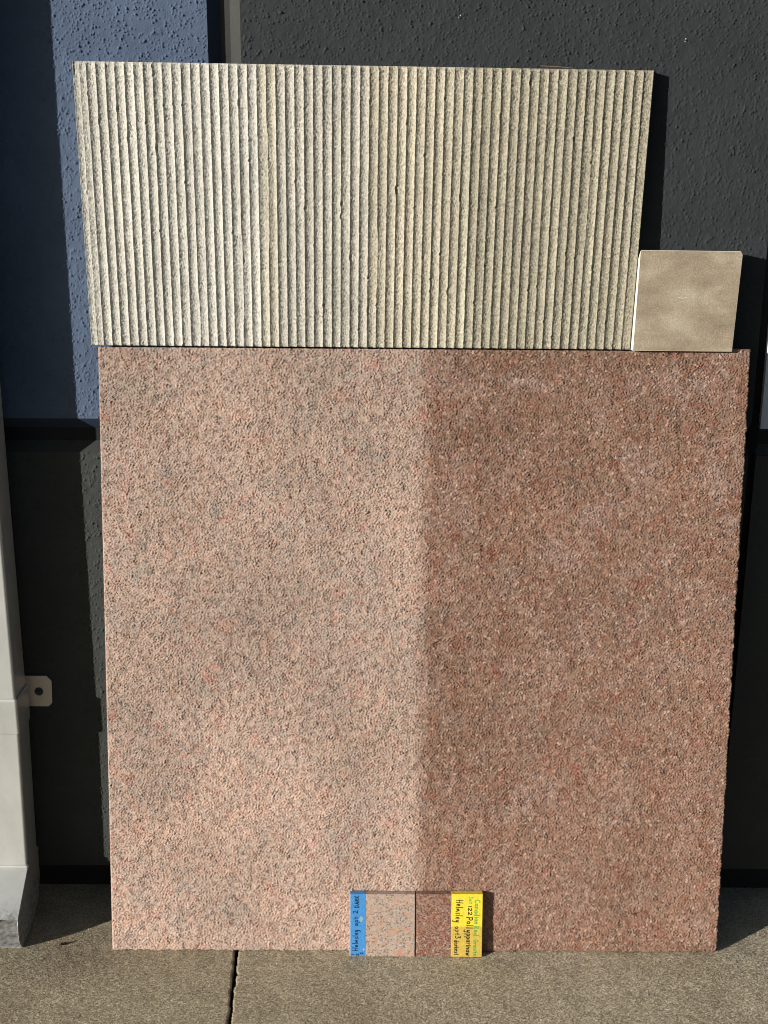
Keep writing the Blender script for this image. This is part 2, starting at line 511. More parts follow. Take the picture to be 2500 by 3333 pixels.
pave = empty('pavement', (0, 0, 0), kind='structure')
g_w, g_h = 2.0, 0.66
g1 = band(g_w, g_h, 0.00125, 0.0048, 0.3, 21)
g2 = band(g_w, g_h, 0.00125, 0.0032, 0.35, 22)
g3 = band(g_w, g_h, 0.0025, 0.05, 0.6, 23)
def jx(y):                                                  # centre line of the open joint
    return -0.3125 + (y + 0.2086) * (-0.0517)
def concrete_bay(xl, xr, jl=False, jr=False):
    xs = ticks(*[s for s in xl])
    ys = ticks((-1.35, -0.9, 0.45), (-0.9, -0.47, 0.05), (-0.47, 0.062, 0.0025), (0.062, 0.3, 0.12))
    X, Y = np.meshgrid(xs, ys)
    inside = ((X > -0.82) & (X < 1.0) & (Y > -0.475) & (Y < 0.065)).astype(float)
    H = samp(g1, 0.00125, X + 0.95, Y + 0.55) * 0.00014 + samp(g2, 0.00125, X + 0.95, Y + 0.55) * 0.00014 \
        + samp(g3, 0.0025, X + 0.95, Y + 0.55) * 0.00015
    Z = H * inside - 0.0006
    # ragged arris at the open joint
    if jr or jl:
        e = samp(g1, 0.00125, Y * 0 + 0.4, Y + 0.55) * 0.0007 + samp(g3, 0.0025, Y * 0 + (0.9 if jl else 0.3), Y + 0.55) * 0.0008
        target = jx(Y) + (0.0042 + e if jl else -0.0042 + e)
        wgt = np.clip(1 - np.abs(X - jx(Y)) / 0.06, 0, 1) * (np.abs(Y) < 10)
        if jr:
            X[:, -1] = target[:, -1]
            X[:, :-1] += ((target[:, -1] - xs[-1])[:, None]) * np.clip(1 - (xs[-1] - xs[:-1]) / 0.08, 0, 1)[None, :]
            Z[:, -1] -= 0.0015
        else:
            X[:, 0] = target[:, 0]
            X[:, 1:] += ((target[:, 0] - xs[0])[:, None]) * np.clip(1 - (xs[1:] - xs[0]) / 0.08, 0, 1)[None, :]
            Z[:, 0] -= 0.0015
    nv, nu = X.shape
    V = np.stack([X, Y, Z], -1).reshape(-1, 3)
    Q = grid_quads(nu, nv)
    b = np.array(list(range(nu)) + [j * nu + nu - 1 for j in range(1, nv)] + [(nv - 1) * nu + i for i in range(nu - 2, -1, -1)] + [j * nu for j in range(nv - 2, 0, -1)])
    B = V[b].copy()
    B[:, 2] = -0.1
    n0, k = len(V), len(b)
    r1, r2 = n0 + np.arange(k), n0 + k + np.arange(k)
    side = np.stack([r1, r2, np.roll(r2, -1), np.roll(r1, -1)], 1)
    me = np_mesh('concrete_slab', np.concatenate([V, V[b], B]), np.concatenate([Q, side]), True)
    return link('concrete_slab', me, pave, [M_conc])
concrete_bay([(-2.6, -0.86, 0.6), (-0.86, -0.308, 0.0025)], None, jr=True)
concrete_bay([(-0.308, 0.93, 0.0025), (0.93, 2.2, 0.6)], None, jl=True)
v, f = box(-2.6, 2.2, -1.34, 0.3, -0.115, -0.03)
link('joint_filler', mesh('joint_filler', v, f), pave, [M_joint])

# ------------------------------------------------------------------ building wall
wall = empty('building_wall', (0, 0.2, 0), label='textured concrete building wall painted blue and charcoal with recessed grooves behind the stone samples', category='wall')
def wpart(name, me, mats, **t):
    o = link(name, me, wall, mats, **t)
    o.location = (0, -0.2, 0)
    return o
DX = 0.001
def panel(name, xseg, zseg, mat, seed, dens, rsc=1.0, hsc=1.0, x_off=0.0, flat=0.0, label=None, thick=0.3):
    xs, zs = ticks(*xseg), ticks(*zseg)
    X, Z = np.meshgrid(xs, zs)
    W, Hh = xs[-1] - xs[0], zs[-1] - zs[0]
    W2, H2 = min(W, 1.3), min(Hh, 1.3)
    lm = lumps(W2, H2, DX, dens, seed, tuple(r * rsc for r in (0.0013, 0.0016, 0.0021)), tuple(h * hsc for h in (0.0021, 0.0026, 0.0028)))
    fn = band(W2, H2, DX, 0.0045, 0.5, seed + 1)
    fn2 = band(W2, H2, DX, 0.03, 0.5, seed + 2)
    x0 = xs[0] if W <= 1.3 else x_off
    z0 = zs[0]
    A, B = np.abs(X - x0), Z - z0
    Y = -(samp(lm, DX, A, B) + samp(fn, DX, A, B) * 0.00016 + samp(fn2, DX, A, B) * 0.00015)
    Y[0, :] = Y[-1, :] = 0
    Y[:, 0] = Y[:, -1] = 0
    Y *= (X > -0.845)
    me = closed_slab(name, X, Y, Z, thick)
    t = {'label': label} if label else {}
    return wpart(name, me, [mat], **t)

TOP = 3.4
# blue upper panel (its lit strip between the downpipe's shadow and the groove is the dense part)
panel('blue_panel', [(-2.4, -0.84, 0.4), (-0.84, -0.66, 0.0028), (-0.66, -0.339, 0.0012)],
      [(1.126, 1.80, 0.0019), (1.80, 1.96, 0.0012), (1.96, TOP, 0.25)], M_blue, 31, 21000, 0.95, 1.0, x_off=-0.66,
      label='blue painted wall panel')
panel('charcoal_panel', [(-0.276, 0.44, 0.0015), (0.44, 0.7575, 0.0015)],
      [(1.126, 1.26, 0.03), (1.26, 1.79, 0.0022), (1.79, 1.97, 0.0015), (1.97, TOP, 0.25)], M_dark, 41, 24000, 0.85, 0.85,
      label='charcoal painted wall panel')
panel('lower_panel', [(-2.4, -0.84, 0.4), (-0.84, -0.66, 0.0028), (-0.66, -0.54, 0.0014), (-0.54, 0.7575, 0.3)],
      [(0.080, 1.055, 0.0020)], M_dark2, 51, 14000, 1.0, 1.0, x_off=-0.66,
      label='dark grey lower wall panel')
v, f = box(0.7764, 2.6, -0.001, 0.3, 1.112, TOP)
wpart('white_panel', mesh('white_panel', v, f), [M_white], label='white painted wall panel')
v, f = box(0.7725, 2.6, -0.001, 0.3, 0.08, 1.055)
wpart('lower_panel', mesh('lower_panel_right', v, f), [M_dark2])

D = 0.020
# horizontal groove: bevelled lips above and below a flat floor
def strip_y(name, prof, x0, x1, mat, label=None):
    n = len(prof)
    v = [(x0, y, z) for y, z in prof] + [(x1, y, z) for y, z in prof]
    f = [(i, i + n, i + n + 1, i + 1) for i in range(n - 1)]
    f = [tuple(reversed(q)) for q in f]
    me = mesh(name, v, f)
    return wpart(name, me, [mat])
for (x0, x1) in ((-2.4, 0.7575), (0.7725, 2.6)):
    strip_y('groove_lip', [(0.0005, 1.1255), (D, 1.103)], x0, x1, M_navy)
    strip_y('groove_floor', [(D + .0005, 1.103), (D + .0005, 1.076)], x0, x1, M_core)
    strip_y('groove_lip', [(D, 1.076), (0.0005, 1.0555)], x0, x1, M_dark2)
# upright groove between the blue and the charcoal panel
def strip_x(name, prof, z0, z1, mat):
    n = len(prof)
    v = [(x, y, z0) for x, y in prof] + [(x, y, z1) for x, y in prof]
    f = [(i, i + 1, i + n + 1, i + n) for i in range(n - 1)]
    return wpart(name, mesh(name, v, f), [mat])
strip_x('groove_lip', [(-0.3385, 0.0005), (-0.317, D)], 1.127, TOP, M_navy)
strip_x('groove_floor', [(-0.317, D + .0005), (-0.298, D + .0005)], 1.103, TOP, M_groove)
strip_x('groove_lip', [(-0.298, D), (-0.2765, 0.0005)], 1.127, TOP, M_groove)
strip_x('joint_filler', [(0.757, 0.012), (0.777, 0.012)], 0.08, TOP, M_joint)
v, f = box(-2.4, 2.6, D + 0.004, 0.299, 1.05, 1.128)
wpart('core', mesh('wall_core', v, f), [M_core])
v, f = box(-0.3375, -0.2775, D + 0.004, 0.299, 1.13, TOP)
wpart('core', mesh('wall_core_upright', v, f), [M_core])
v, f = box(-2.4, 2.6, 0.047, 0.3, -0.1, 0.0795)
wpart('footing', mesh('footing', v, f), [M_core])
# small white paint flecks on the charcoal paint
for fx, fz, s in ((0.567, 1.864, 0.0016), (0.566, 1.8595, 0.0009), (0.139, 1.9035, 0.0013), (0.136, 1.9, 0.0008)):
    vv = [(fx + s * random.uniform(.5, 1) * math.cos(a), -0.0012, fz + s * random.uniform(.6, 1.5) * math.sin(a)) for a in [k * math.pi / 4 for k in range(8)]]
    vv2 = [(x, 0.001, z) for x, y, z in vv]
    wpart('paint_fleck', mesh('paint_fleck', vv + vv2, [tuple(range(8))] + [(i, i + 8, (i + 1) % 8 + 8, (i + 1) % 8) for i in range(8)]), [M_white])

# ------------------------------------------------------------------ downpipe
pipe = empty('downspout', (-0.88, -0.06, 0), label='pale grey rectangular metal downspout standing at the left edge', category='downspout')
def ppart(name, me, mats, **t):
    o = link(name, me, pipe, mats, **t)
    o.location = (0.88, 0.06, 0)
    return o
XL, XR = -0.985, -0.778
def rect_loop(x0, x1, y0, y1, z, r=0.006, seg=4):
    pts = []
    for cx, cy, a0 in ((x1 - r, y0 + r, -90), (x1 - r, y1 - r, 0), (x0 + r, y1 - r, 90), (x0 + r, y0 + r, 180)):
        for k in range(seg + 1):
            a = R(a0 + 90 * k / seg)
            pts.append((cx + r * math.cos(a), cy + r * math.sin(a), z))
    return pts
def tube(name, rings, mats, cap=False):
    n = len(rings[0])
    v = [p for ring in rings for p in ring]
    f = []
    for j in range(len(rings) - 1):
        for i in range(n):
            f.append((j * n + i, j * n + (i + 1) % n, (j + 1) * n + (i + 1) % n, (j + 1) * n + i))
    me = mesh(name, v, f, True)
    o = ppart(name, me, mats)
    m = o.modifiers.new('solid', 'SOLIDIFY')
    m.thickness = 0.0012
    m.offset = -1
    wn = o.modifiers.new('normals', 'WEIGHTED_NORMAL')
    wn.weight = 80
    return o
tube('upper_section', [rect_loop(XL, XR, -0.100, -0.022, z) for z in np.linspace(0.50, TOP, 14)], [M_pipe])
def xr(z):       # the section narrows a little towards its end
    return XR + 0.001 - 0.0062 * max(0.0, min(1.0, (0.46 - z) / 0.32))
tube('lower_section', [rect_loop(XL + 0.001, xr(z), -0.100, -0.022, z) for z in np.linspace(0.136, 0.468, 12)], [M_pipe])
tube('joint_sleeve', [rect_loop(XL - 0.003, XR + d, -0.100 - d2, -0.020, z, 0.005) for z, d, d2 in
     ((0.541, 0.0003, 0.0008), (0.539, 0.003, 0.0035), (0.534, 0.0028, 0.003), (0.500, 0.0025, 0.003), (0.464, 0.0025, 0.003), (0.460, 0.0014, 0.002))], [M_pipe])
# elbow: a kicked-out shoe, open at the front
def elbow():
    x0 = XL - 0.001
    fr = [(-0.1008, 0.1350), (-0.108, 0.1325), (-0.130, 0.1180), (-0.160, 0.0985), (-0.188, 0.0805), (-0.2005, 0.0725)]
    cut = [(-0.2005, 0.0725), (-0.2060, 0.063), (-0.2085, 0.048), (-0.2105, 0.033), (-0.208, 0.020), (-0.201, 0.008), (-0.1955, 0.0015)]
    bot = [(-0.1955, 0.0015), (-0.15, 0.003), (-0.10, 0.012), (-0.055, 0.035), (-0.030, 0.075), (-0.022, 0.1350)]
    def x1(z):
        return -0.7775 - 0.0052 * max(0.0, min(1.0, z / 0.14))
    v, f = [], []
    def add(poly_l):
        b0 = len(v)
        v.extend(poly_l)
        return b0
    for pl in (fr, bot):
        n = len(pl)
        b0 = add([(x0, y, z) for y, z in pl] + [(x1(z), y, z) for y, z in pl])
        f.extend([(b0 + i, b0 + i + n, b0 + i + n + 1, b0 + i + 1)[::-1] for i in range(n - 1)])
    sidep = fr + cut[1:] + bot[1:]
    for x, rev in ((x0, False), (None, True)):
        b0 = add([(x1(z) if x is None else x, y, z) for y, z in sidep])
        g = list(range(b0, b0 + len(sidep)))
        f.append(tuple(g[::-1] if rev else g))
    me = mesh('elbow', v, f)
    o = ppart('elbow', me, [M_pipe])
    wd = o.modifiers.new('weld', 'WELD')
    wd.merge_threshold = 0.0001
    m = o.modifiers.new('solid', 'SOLIDIFY')
    m.thickness = 0.0014
    m.offset = 0
    b = o.modifiers.new('bevel', 'BEVEL')
    b.width = 0.0016
    b.segments = 3
    b.limit_method = 'ANGLE'
    b.angle_limit = R(40)
    return o
elbow()
# raised seam round the top of the elbow
tube('seam', [rect_loop(XL - 0.0005 - d, -0.7822 + d, -0.1008 - d, -0.021, z, 0.005) for z, d in ((0.142, -0.001), (0.141, 0.0012), (0.1375, 0.0018), (0.1355, 0.0008))], [M_pipe])
# wall strap: a plate screwed to the wall and a cheek that runs forward to the sleeve
br = empty('wall_strap')
br.parent = pipe
br.location = (0.88, 0.06, 0)
c = 0.0085
pl = [(-0.790, 0.4805), (-0.729 - c, 0.4805), (-0.729, 0.4805 + c), (-0.7270, 0.541), (-0.7285 - c, 0.5530), (-0.790, 0.5530)]
v, f = prism(pl, -0.0055, -0.003)
# slot the plate under the strap Empty
o = bevelled('plate', (v, f), 0.0006, 2, br, [M_brk])
v = [(-0.7855, -0.004, 0.552), (-0.7855, -0.004, 0.4805), (-0.7765, -0.098, 0.463), (-0.7765, -0.098, 0.500), (-0.781, -0.055, 0.530)]
v2 = [(x - 0.002, y, z) for x, y, z in v]
o = link('cheek', mesh('cheek', v + v2, [(0, 1, 2, 3, 4), (9, 8, 7, 6, 5)] + [(i, i + 5, (i + 1) % 5 + 5, (i + 1) % 5) for i in range(5)]), br, [M_brk])
def disc_rings(rings, cx, cz, seg=28):
    v, f = [], []
    for r, y in rings:
        v += [(cx + r * math.cos(2 * math.pi * k / seg), y, cz + r * math.sin(2 * math.pi * k / seg)) for k in range(seg)]
    for j in range(len(rings) - 1):
        f += [(j * seg + k, j * seg + (k + 1) % seg, (j + 1) * seg + (k + 1) % seg, (j + 1) * seg + k)[::-1] for k in range(seg)]
    f.append(tuple(range(len(v) - seg, len(v)))[::-1])
    return v, f
v, f = disc_rings([(0.0095, -0.0055), (0.0095, -0.0068), (0.008, -0.0078), (0.0048, -0.0080), (0.0045, -0.0120), (0.0030, -0.0135), (0.0012, -0.0138)], -0.7562, 0.5165)
f = [tuple(reversed(q)) for q in f]
me = mesh('screw', v, f)
link('screw', me, br, [M_screw])

# ------------------------------------------------------------------ large bush-hammered slab
LEAN = R(7.0)
def bilin(c, s, t):
    (a, b_, c_, d_) = [np.array(p) for p in c]         # BL BR TR TL
    return ((1 - s) * (1 - t))[..., None] * a + (s * (1 - t))[..., None] * b_ + (s * t)[..., None] * c_ + ((1 - s) * t)[..., None] * d_
bw, bh = 1.34, 1.32
STEP = 0.00185
h1 = np.tanh(band(bw, bh, 0.00125, 0.0054, 0.33, 61) * 0.8)
h2 = band(bw, bh, 0.00125, 0.0033, 0.35, 62)
h3 = band(bw, bh, 0.0025, 0.035, 0.6, 63)
nu, nv = int(1.30 / STEP), int(1.29 / STEP)
s, t = np.meshgrid(np.linspace(0, 1, nu), np.linspace(0, 1, nv))
P = bilin([(-0.5812, 0.0), (0.7228, 0.003), (0.7298, 1.2870), (-0.5716, 1.2900)], s, t)
U, V_ = P[..., 0], P[..., 1]
A = U + 0.60
B = V_ + 0.01
grain = samp(h1, 0.00125, A, B) * 0.00165 + samp(h2, 0.00125, A, B) * 0.00080
lowf = samp(h3, 0.0025, A, B)
amp = np.clip(1 + 0.22 * lowf, 0.5, 1.6)
H = grain * amp + lowf * 0.0003
# rough right and bottom edges; straight, slightly eased left edge
er = samp(h1, 0.00125, B * 0 + 0.3, B) * 0.0006 + samp(h3, 0.0025, B * 0 + 0.5, B) * 0.0008 + samp(h2, 0.00125, B * 0 + .7, B) * 0.0004
dr = np.clip(1 - (U[:, -1:] - U) / 0.03, 0, 1)
U = U + dr * er[:, -1:]
chips = np.clip(samp(h1, 0.00125, A, B * 0 + 0.2), 0, 3) * 0.0012
ebm = (samp(h1, 0.00125, A, B * 0 + 0.6) * 0.0010 + samp(h3, 0.0025, A, B * 0 + 0.9) * 0.0008)
db = np.clip(1 - t * 1.29 / 0.02, 0, 1)
V_ = V_ + db * (ebm[:1, :] * 1.0)
etm = samp(h1, 0.00125, A, B * 0 + 0.8) * 0.0006
dt = np.clip(1 - (1 - t) * 1.29 / 0.02, 0, 1)
V_ = V_ + dt * etm[-1:, :]
# raised horn at the top right corner
horn = np.clip((U - 0.672) / 0.022, 0, 1)
horn = horn * horn * (3 - 2 * horn)
V_ = V_ + dt * horn * 0.0052
H[:, 0] -= 0.0016
H[:, 1] -= 0.0003
H[:, -1] -= 0.003
H[0, :] -= 0.002
H[-1, :] -= 0.0018
slab_me = closed_slab('stone_slab', U, -H, V_, 0.030)
slab = link('rough_stone_slab', slab_me, None, [M_slab],
            label='large square rough pink and red granite slab standing on the pavement, darker on its right half', category='stone slab')
slab.location = (0, -0.2020, 0.0)
slab.rotation_euler = (-LEAN, 0, 0)

# ------------------------------------------------------------------ fluted panel
FL = R(1.8)
flu = empty('fluted_stone_panel', (0, -0.0400, 1.2815), (-FL, 0, 0),
            label='wide cream stone panel carved with upright flutes, standing on top of the large pink slab', category='stone panel')
cor = [(-0.5842, 0.0015), (0.4877, -0.0016), (0.5047, 0.5230), (-0.5923, 0.5345)]
edges = [236, 256] + [277.8 + 30.83 * k for k in range(60)] + [2127]
edges = (np.array(edges) - 236) / 1891.0
NV = 262
tv = np.linspace(0, 1, NV)
fm1 = band(1.2, 0.6, 0.001, 0.0048, 0.4, 71)
fm2 = band(1.2, 0.6, 0.001, 0.0026, 0.3, 72)
wob = band(1.2, 0.6, 0.002, 0.016, 0.8, 73)
wob2 = band(1.2, 0.6, 0.002, 0.09, 0.5, 74)
r_ = np.random.default_rng(5)
ar_x, ar_h, cav = [], [], []
for k, e in enumerate(edges):
    xx = np.full(NV, 0.01 + (k * 0.0173) % 1.15)
    j1 = samp(wob, 0.002, xx, tv * 0.53)
    j2 = samp(wob2, 0.002, xx, tv * 0.53)
    x = e + (j1 * 0.00015 + j2 * 0.00010 + samp(fm1, 0.001, xx, tv * 0.53) * 0.00022)
    hgt = -np.abs(samp(wob, 0.002, xx * 0.7, tv * 0.53 + 0.03)) * 0.00035
    cv = np.zeros(NV)
    for _ in range(r_.poisson(1.7)):
        c0, wd, dp = r_.random(), r_.uniform(0.003, 0.008) * r_.choice([1, 1, 2.6]), r_.uniform(0.0004, 0.0022)
        prof = np.clip(1 - np.abs(tv - c0) / wd, 0, 1) ** 0.5
        cv = np.maximum(cv, prof * r_.uniform(0.15, 1.0))
        x = x - prof * dp
    cav.append(cv)
    if k in (0, len(edges) - 1):
        x = np.full(NV, e) + (j1 * 0.0003 if k else 0)
        hgt = hgt * 0.2
    ar_x.append(x)
    ar_h.append(hgt)
# a long split along three arrises, as in the stone
for k, (c0, c1) in ((21, (0.35, 0.8)), (18, (0.08, 0.42)), (13, (0.0, 0.2)), (56, (0.35, 0.75)), (33, (0.2, 0.45))):
    m_ = np.clip(np.minimum(tv - c0, c1 - tv) / 0.04, 0, 1)
    ar_x[k] = ar_x[k] + m_ * 0.0016
    ar_h[k] = ar_h[k] - m_ * 0.0013
for k in range(len(edges) - 1):
    W_ = edges[k + 1] - edges[k]
    ncol = 14 if W_ > 0.012 else 10
    u = np.linspace(0, 1, ncol)
    Uu, Tt = np.meshgrid(u, tv)
    Sx = ar_x[k][:, None] * (1 - Uu) + ar_x[k + 1][:, None] * Uu
    P = bilin(cor, Sx, Tt)
    X, Z = P[..., 0], P[..., 1]
    full = min(1.0, W_ / 0.0163)
    dep = 0.0037 * full * (0.93 + 0.14 * r_.random()) * (1 - np.abs(2 * Uu - 1) ** 2.0)
    if k < 2:
        dep = dep * 0.55 + 0.0003
    if k == len(edges) - 2:
        dep = 0.0015 + 0.0018 * (1 - np.abs(2 * Uu - 1) ** 2)
    rim = ar_h[k][:, None] * np.clip(1 - Uu * 3.0, 0, 1) + ar_h[k + 1][:, None] * np.clip(1 - (1 - Uu) * 3.0, 0, 1)
    A, B = X + 0.65, Z + 0.02
    gr = samp(fm1, 0.001, A, B) * 0.00040 + samp(fm2, 0.001, A, B) * 0.00042
    dep = dep + 0.0038 * cav[k][:, None] * np.clip(1 - np.abs(Uu - 0.14) / 0.24, 0, 1)
    Y = dep - rim - gr * (0.5 + 0.8 * (1 - np.abs(2 * Uu - 1)))
    # eased top and bottom
    Y[-1, :] = 0.0062
    Z[-1, :] += 0.0022
    Y[-2, :] += 0.0002
    Y[0, :] += 0.0012
    Y = np.maximum(Y, -0.0012)
    nvv, nuu = X.shape
    V3 = np.stack([X, Y, Z], -1).reshape(-1, 3)
    me = np_mesh('flute', V3, grid_quads(nuu, nvv), True)
    link('flute', me, flu, [M_flute])
bp = [(-0.5842, 0.0015), (0.4877, -0.0016), (0.5047, 0.5250), (-0.5923, 0.5365)]
v, f = prism(bp, 0.0062, 0.0200)
link('back_plate', mesh('back_plate', v, f), flu, [M_flute])
# side cheeks close the relief at both ends
for (b0, t0, sgn) in ((bp[0], bp[3], -1), (bp[1], bp[2], 1)):
    xs0 = sorted((b0[0], b0[0] + sgn * 0.0009))
    xs1 = sorted((t0[0], t0[0] + sgn * 0.0009))
    v = [(xs0[0], 0.0002, b0[1]), (xs0[1], 0.0002, b0[1]), (xs1[1], 0.0002, t0[1]), (xs1[0], 0.0002, t0[1]),
         (xs0[0], 0.0195, b0[1]), (xs0[1], 0.0195, b0[1]), (xs1[1], 0.0195, t0[1]), (xs1[0], 0.0195, t0[1])]
    link('side_edge', mesh('side_edge', v, [(0, 1, 2, 3), (7, 6, 5, 4), (0, 4, 5, 1), (1, 5, 6, 2), (2, 6, 7, 3), (3, 7, 4, 0)]), flu, [M_flute])

# ------------------------------------------------------------------ tan tile on the slab's right shoulder
tile_v = [(0.4925, 0, 0.0), (0.6892, 0, -0.0008), (0.6984, 0, 0.1935), (0.4984, 0, 0.1948)]
bk = [(0.4925, 0.0), (0.6892, -0.0008), (0.6981, 0.180), (0.690, 0.1935), (0.520, 0.1948), (0.4975, 0.168)]
front = [(0.4925, 0.0), (0.6892, -0.0008), (0.6982, 0.187), (0.6942, 0.1935), (0.5000, 0.1948), (0.4983, 0.1925)]
v = [(x, 0.0, z) for x, z in front] + [(x, 0.025, z) for x, z in bk]
n = 6
f = [tuple(range(n)), tuple(range(2 * n - 1, n - 1, -1))] + [(i, i + n, (i + 1) % n + n, (i + 1) % n) for i in range(n)]
me = mesh('tan_tile', v, f)
tile = link('stone_tile', me, None, [M_tile, M_rough_white],
            label='small square tan stone tile with pale cut edges, standing right of the fluted panel', category='stone tile')
for i, p in enumerate(me.polygons):
    p.material_index = 0 if i == 0 else 1
bv = tile.modifiers.new('bevel', 'BEVEL')
bv.width = 0.0006
bv.segments = 2
bv.limit_method = 'ANGLE'
bv.material = 1
tile.location = (-0.0014, -0.0580, 1.2805)
tile.rotation_euler = (-R(4), 0, 0)
# pale scratch
sc = []
pts = [(-0.016, -0.001), (-0.008, 0.0), (-0.002, -0.0016), (0.004, 0.0002), (0.010, 0.0012)]
v, f = [], []
for i, (a, b) in enumerate(pts):
    ww = (0.0003, 0.0007, 0.0005, 0.0008, 0.0003)[i]
    v += [(0.588 + a, -0.00025, 0.104 + b - ww), (0.588 + a, -0.00025, 0.104 + b + ww)]
f = [(2 * i, 2 * i + 2, 2 * i + 3, 2 * i + 1) for i in range(len(pts) - 1)]
link('scratch', mesh('scratch', v, f), tile, [paint('scratch_mark', (0.55, 0.50, 0.42), 0.1, 0.9)])

# ------------------------------------------------------------------ handwriting: a small stroke alphabet (x 0..w, y 0..1 cap height)
def arc(cx, cy, rx, ry, a0, a1, n=8):
    return [(cx + rx * math.cos(R(a0 + (a1 - a0) * k / n)), cy + ry * math.sin(R(a0 + (a1 - a0) * k / n))) for k in range(n + 1)]
G = {
 'H': (0.62, [[(0.05, 0), (0.08, 1)], [(0.5, 0), (0.55, 1.02)], [(0.0, 0.48), (0.58, 0.55)]]),
 'e': (0.46, [[(0.05, 0.28), (0.38, 0.33)] + arc(0.22, 0.27, 0.17, 0.24, 20, 320)]),
 'l': (0.27, [[(0.1, 0), (0.13, 1)]]),
 'm': (0.62, [[(0.04, 0), (0.08, 0.5), (0.24, 0.12), (0.36, 0.5), (0.5, 0.02), (0.56, 0.0)]]),
 's': (0.38, [[(0.32, 0.46), (0.14, 0.50), (0.08, 0.36), (0.28, 0.18), (0.22, 0.02), (0.03, 0.04)]]),
 'y': (0.46, [[(0.05, 0.5), (0.1, 0.12), (0.24, 0.06), (0.38, 0.5)], [(0.38, 0.5), (0.32, -0.2), (0.18, -0.46), (0.0, -0.34)]]),
 'o': (0.42, [arc(0.2, 0.24, 0.16, 0.23, 90, 450, 12)]),
 'p': (0.44, [[(0.08, 0.5), (0.05, -0.42)], [(0.07, 0.42)] + arc(0.18, 0.26, 0.18, 0.24, 110, -110)]),
 't': (0.36, [[(0.18, 0.82), (0.17, 0.05), (0.28, 0.0)], [(0.0, 0.52), (0.34, 0.56)]]),
 '2': (0.50, [[(0.05, 0.72)] + arc(0.24, 0.72, 0.17, 0.2, 160, -30) + [(0.04, 0.04), (0.46, 0.06)]]),
 '3': (0.48, [[(0.05, 0.95), (0.4, 0.95), (0.2, 0.56)] + arc(0.22, 0.28, 0.2, 0.28, 80, -150)]),
 '1': (0.22, [[(0.08, 0), (0.12, 0.9)]]),
 'D': (0.56, [[(0.06, 0.0), (0.08, 0.95)], [(0.0, 0.96), (0.3, 0.86), (0.46, 0.5), (0.3, 0.1), (0.02, 0.0)]]),
 'A': (0.52, [[(0.0, 0.0), (0.26, 0.95), (0.46, 0.0)], [(0.08, 0.32), (0.42, 0.36)]]),
 'R': (0.52, [[(0.06, 0), (0.08, 0.95), (0.36, 0.85), (0.38, 0.6), (0.1, 0.46), (0.46, 0.0)]]),
 'K': (0.52, [[(0.06, 0), (0.08, 0.95)], [(0.44, 0.98), (0.1, 0.45), (0.48, 0.0)]]),
 'd': (0.46, [arc(0.18, 0.24, 0.15, 0.22, 40, 330, 10), [(0.36, 1.0), (0.34, 0.04), (0.42, 0.0)]]),
 'a': (0.44, [arc(0.18, 0.24, 0.15, 0.22, 40, 330, 10), [(0.34, 0.5), (0.33, 0.06), (0.42, 0.0)]]),
 'r': (0.34, [[(0.06, 0), (0.08, 0.5)], [(0.07, 0.3), (0.18, 0.46), (0.32, 0.46)]]),
 'k': (0.42, [[(0.06, 0), (0.08, 0.9)], [(0.34, 0.5), (0.09, 0.26), (0.38, 0.0)]]),
 'C': (0.56, [arc(0.3, 0.5, 0.24, 0.48, 50, 310, 12)]),
 'n': (0.44, [[(0.05, 0), (0.08, 0.5)], [(0.07, 0.32), (0.2, 0.5), (0.32, 0.4), (0.34, 0.0)]]),
 'i': (0.18, [[(0.08, 0), (0.09, 0.5)], [(0.10, 0.70), (0.11, 0.76)]]),
 'u': (0.42, [[(0.05, 0.5), (0.08, 0.08), (0.24, 0.02), (0.34, 0.5), (0.34, 0.0)]]),
 'w': (0.56, [[(0.03, 0.5), (0.12, 0.0), (0.26, 0.4), (0.38, 0.0), (0.5, 0.5)]]),
 'G': (0.58, [arc(0.3, 0.5, 0.25, 0.48, 50, 330, 12) + [(0.52, 0.45), (0.32, 0.45)]]),
 'S': (0.44, [[(0.4, 0.9), (0.16, 0.95), (0.08, 0.7), (0.36, 0.4), (0.28, 0.05), (0.02, 0.08)]]),
 'P': (0.52, [[(0.05, 0), (0.1, 0.95)], [(0.0, 0.92), (0.36, 0.95), (0.46, 0.7), (0.3, 0.46), (0.08, 0.42)]]),
 ' ': (0.32, []),
}
def writing(text, origin, adv, upv, cap, length, width, y, parent, mat, name='handwriting', wob=0.02):
    """strokes as thin raised ribbons on the plane y; adv/upv are (x,z) unit directions"""
    tot = sum(G[ch][0] + 0.09 for ch in text)
    sx = length / tot
    v, f = [], []
    pos = 0.0
    for ch in text:
        wd, strokes = G[ch]
        jy = random.uniform(-0.05, 0.05)
        for st in strokes:
            pts = []
            for a, b in st:
                a += random.uniform(-wob, wob)
                b += random.uniform(-wob, wob) + jy
                px = (pos + a) * sx
                pz = b * cap
                pts.append(np.array([origin[0] + adv[0] * px + upv[0] * pz, origin[1] + adv[1] * px + upv[1] * pz]))
            for i in range(len(pts) - 1):
                d = pts[i + 1] - pts[i]
                L = np.linalg.norm(d) + 1e-9
                d = d / L
                nrm = np.array([-d[1], d[0]]) * width * 0.64
                e = d * width * 0.35
                q = [pts[i] - e - nrm, pts[i + 1] + e - nrm, pts[i + 1] + e + nrm, pts[i] - e + nrm]
                b0 = len(v)
                yy = y - 0.00001 * random.random()
                v += [(p[0], yy, p[1]) for p in q]
                f.append((b0, b0 + 1, b0 + 2, b0 + 3))
        pos += wd + 0.09
    return link(name, mesh(name, v, f), parent, [mat])

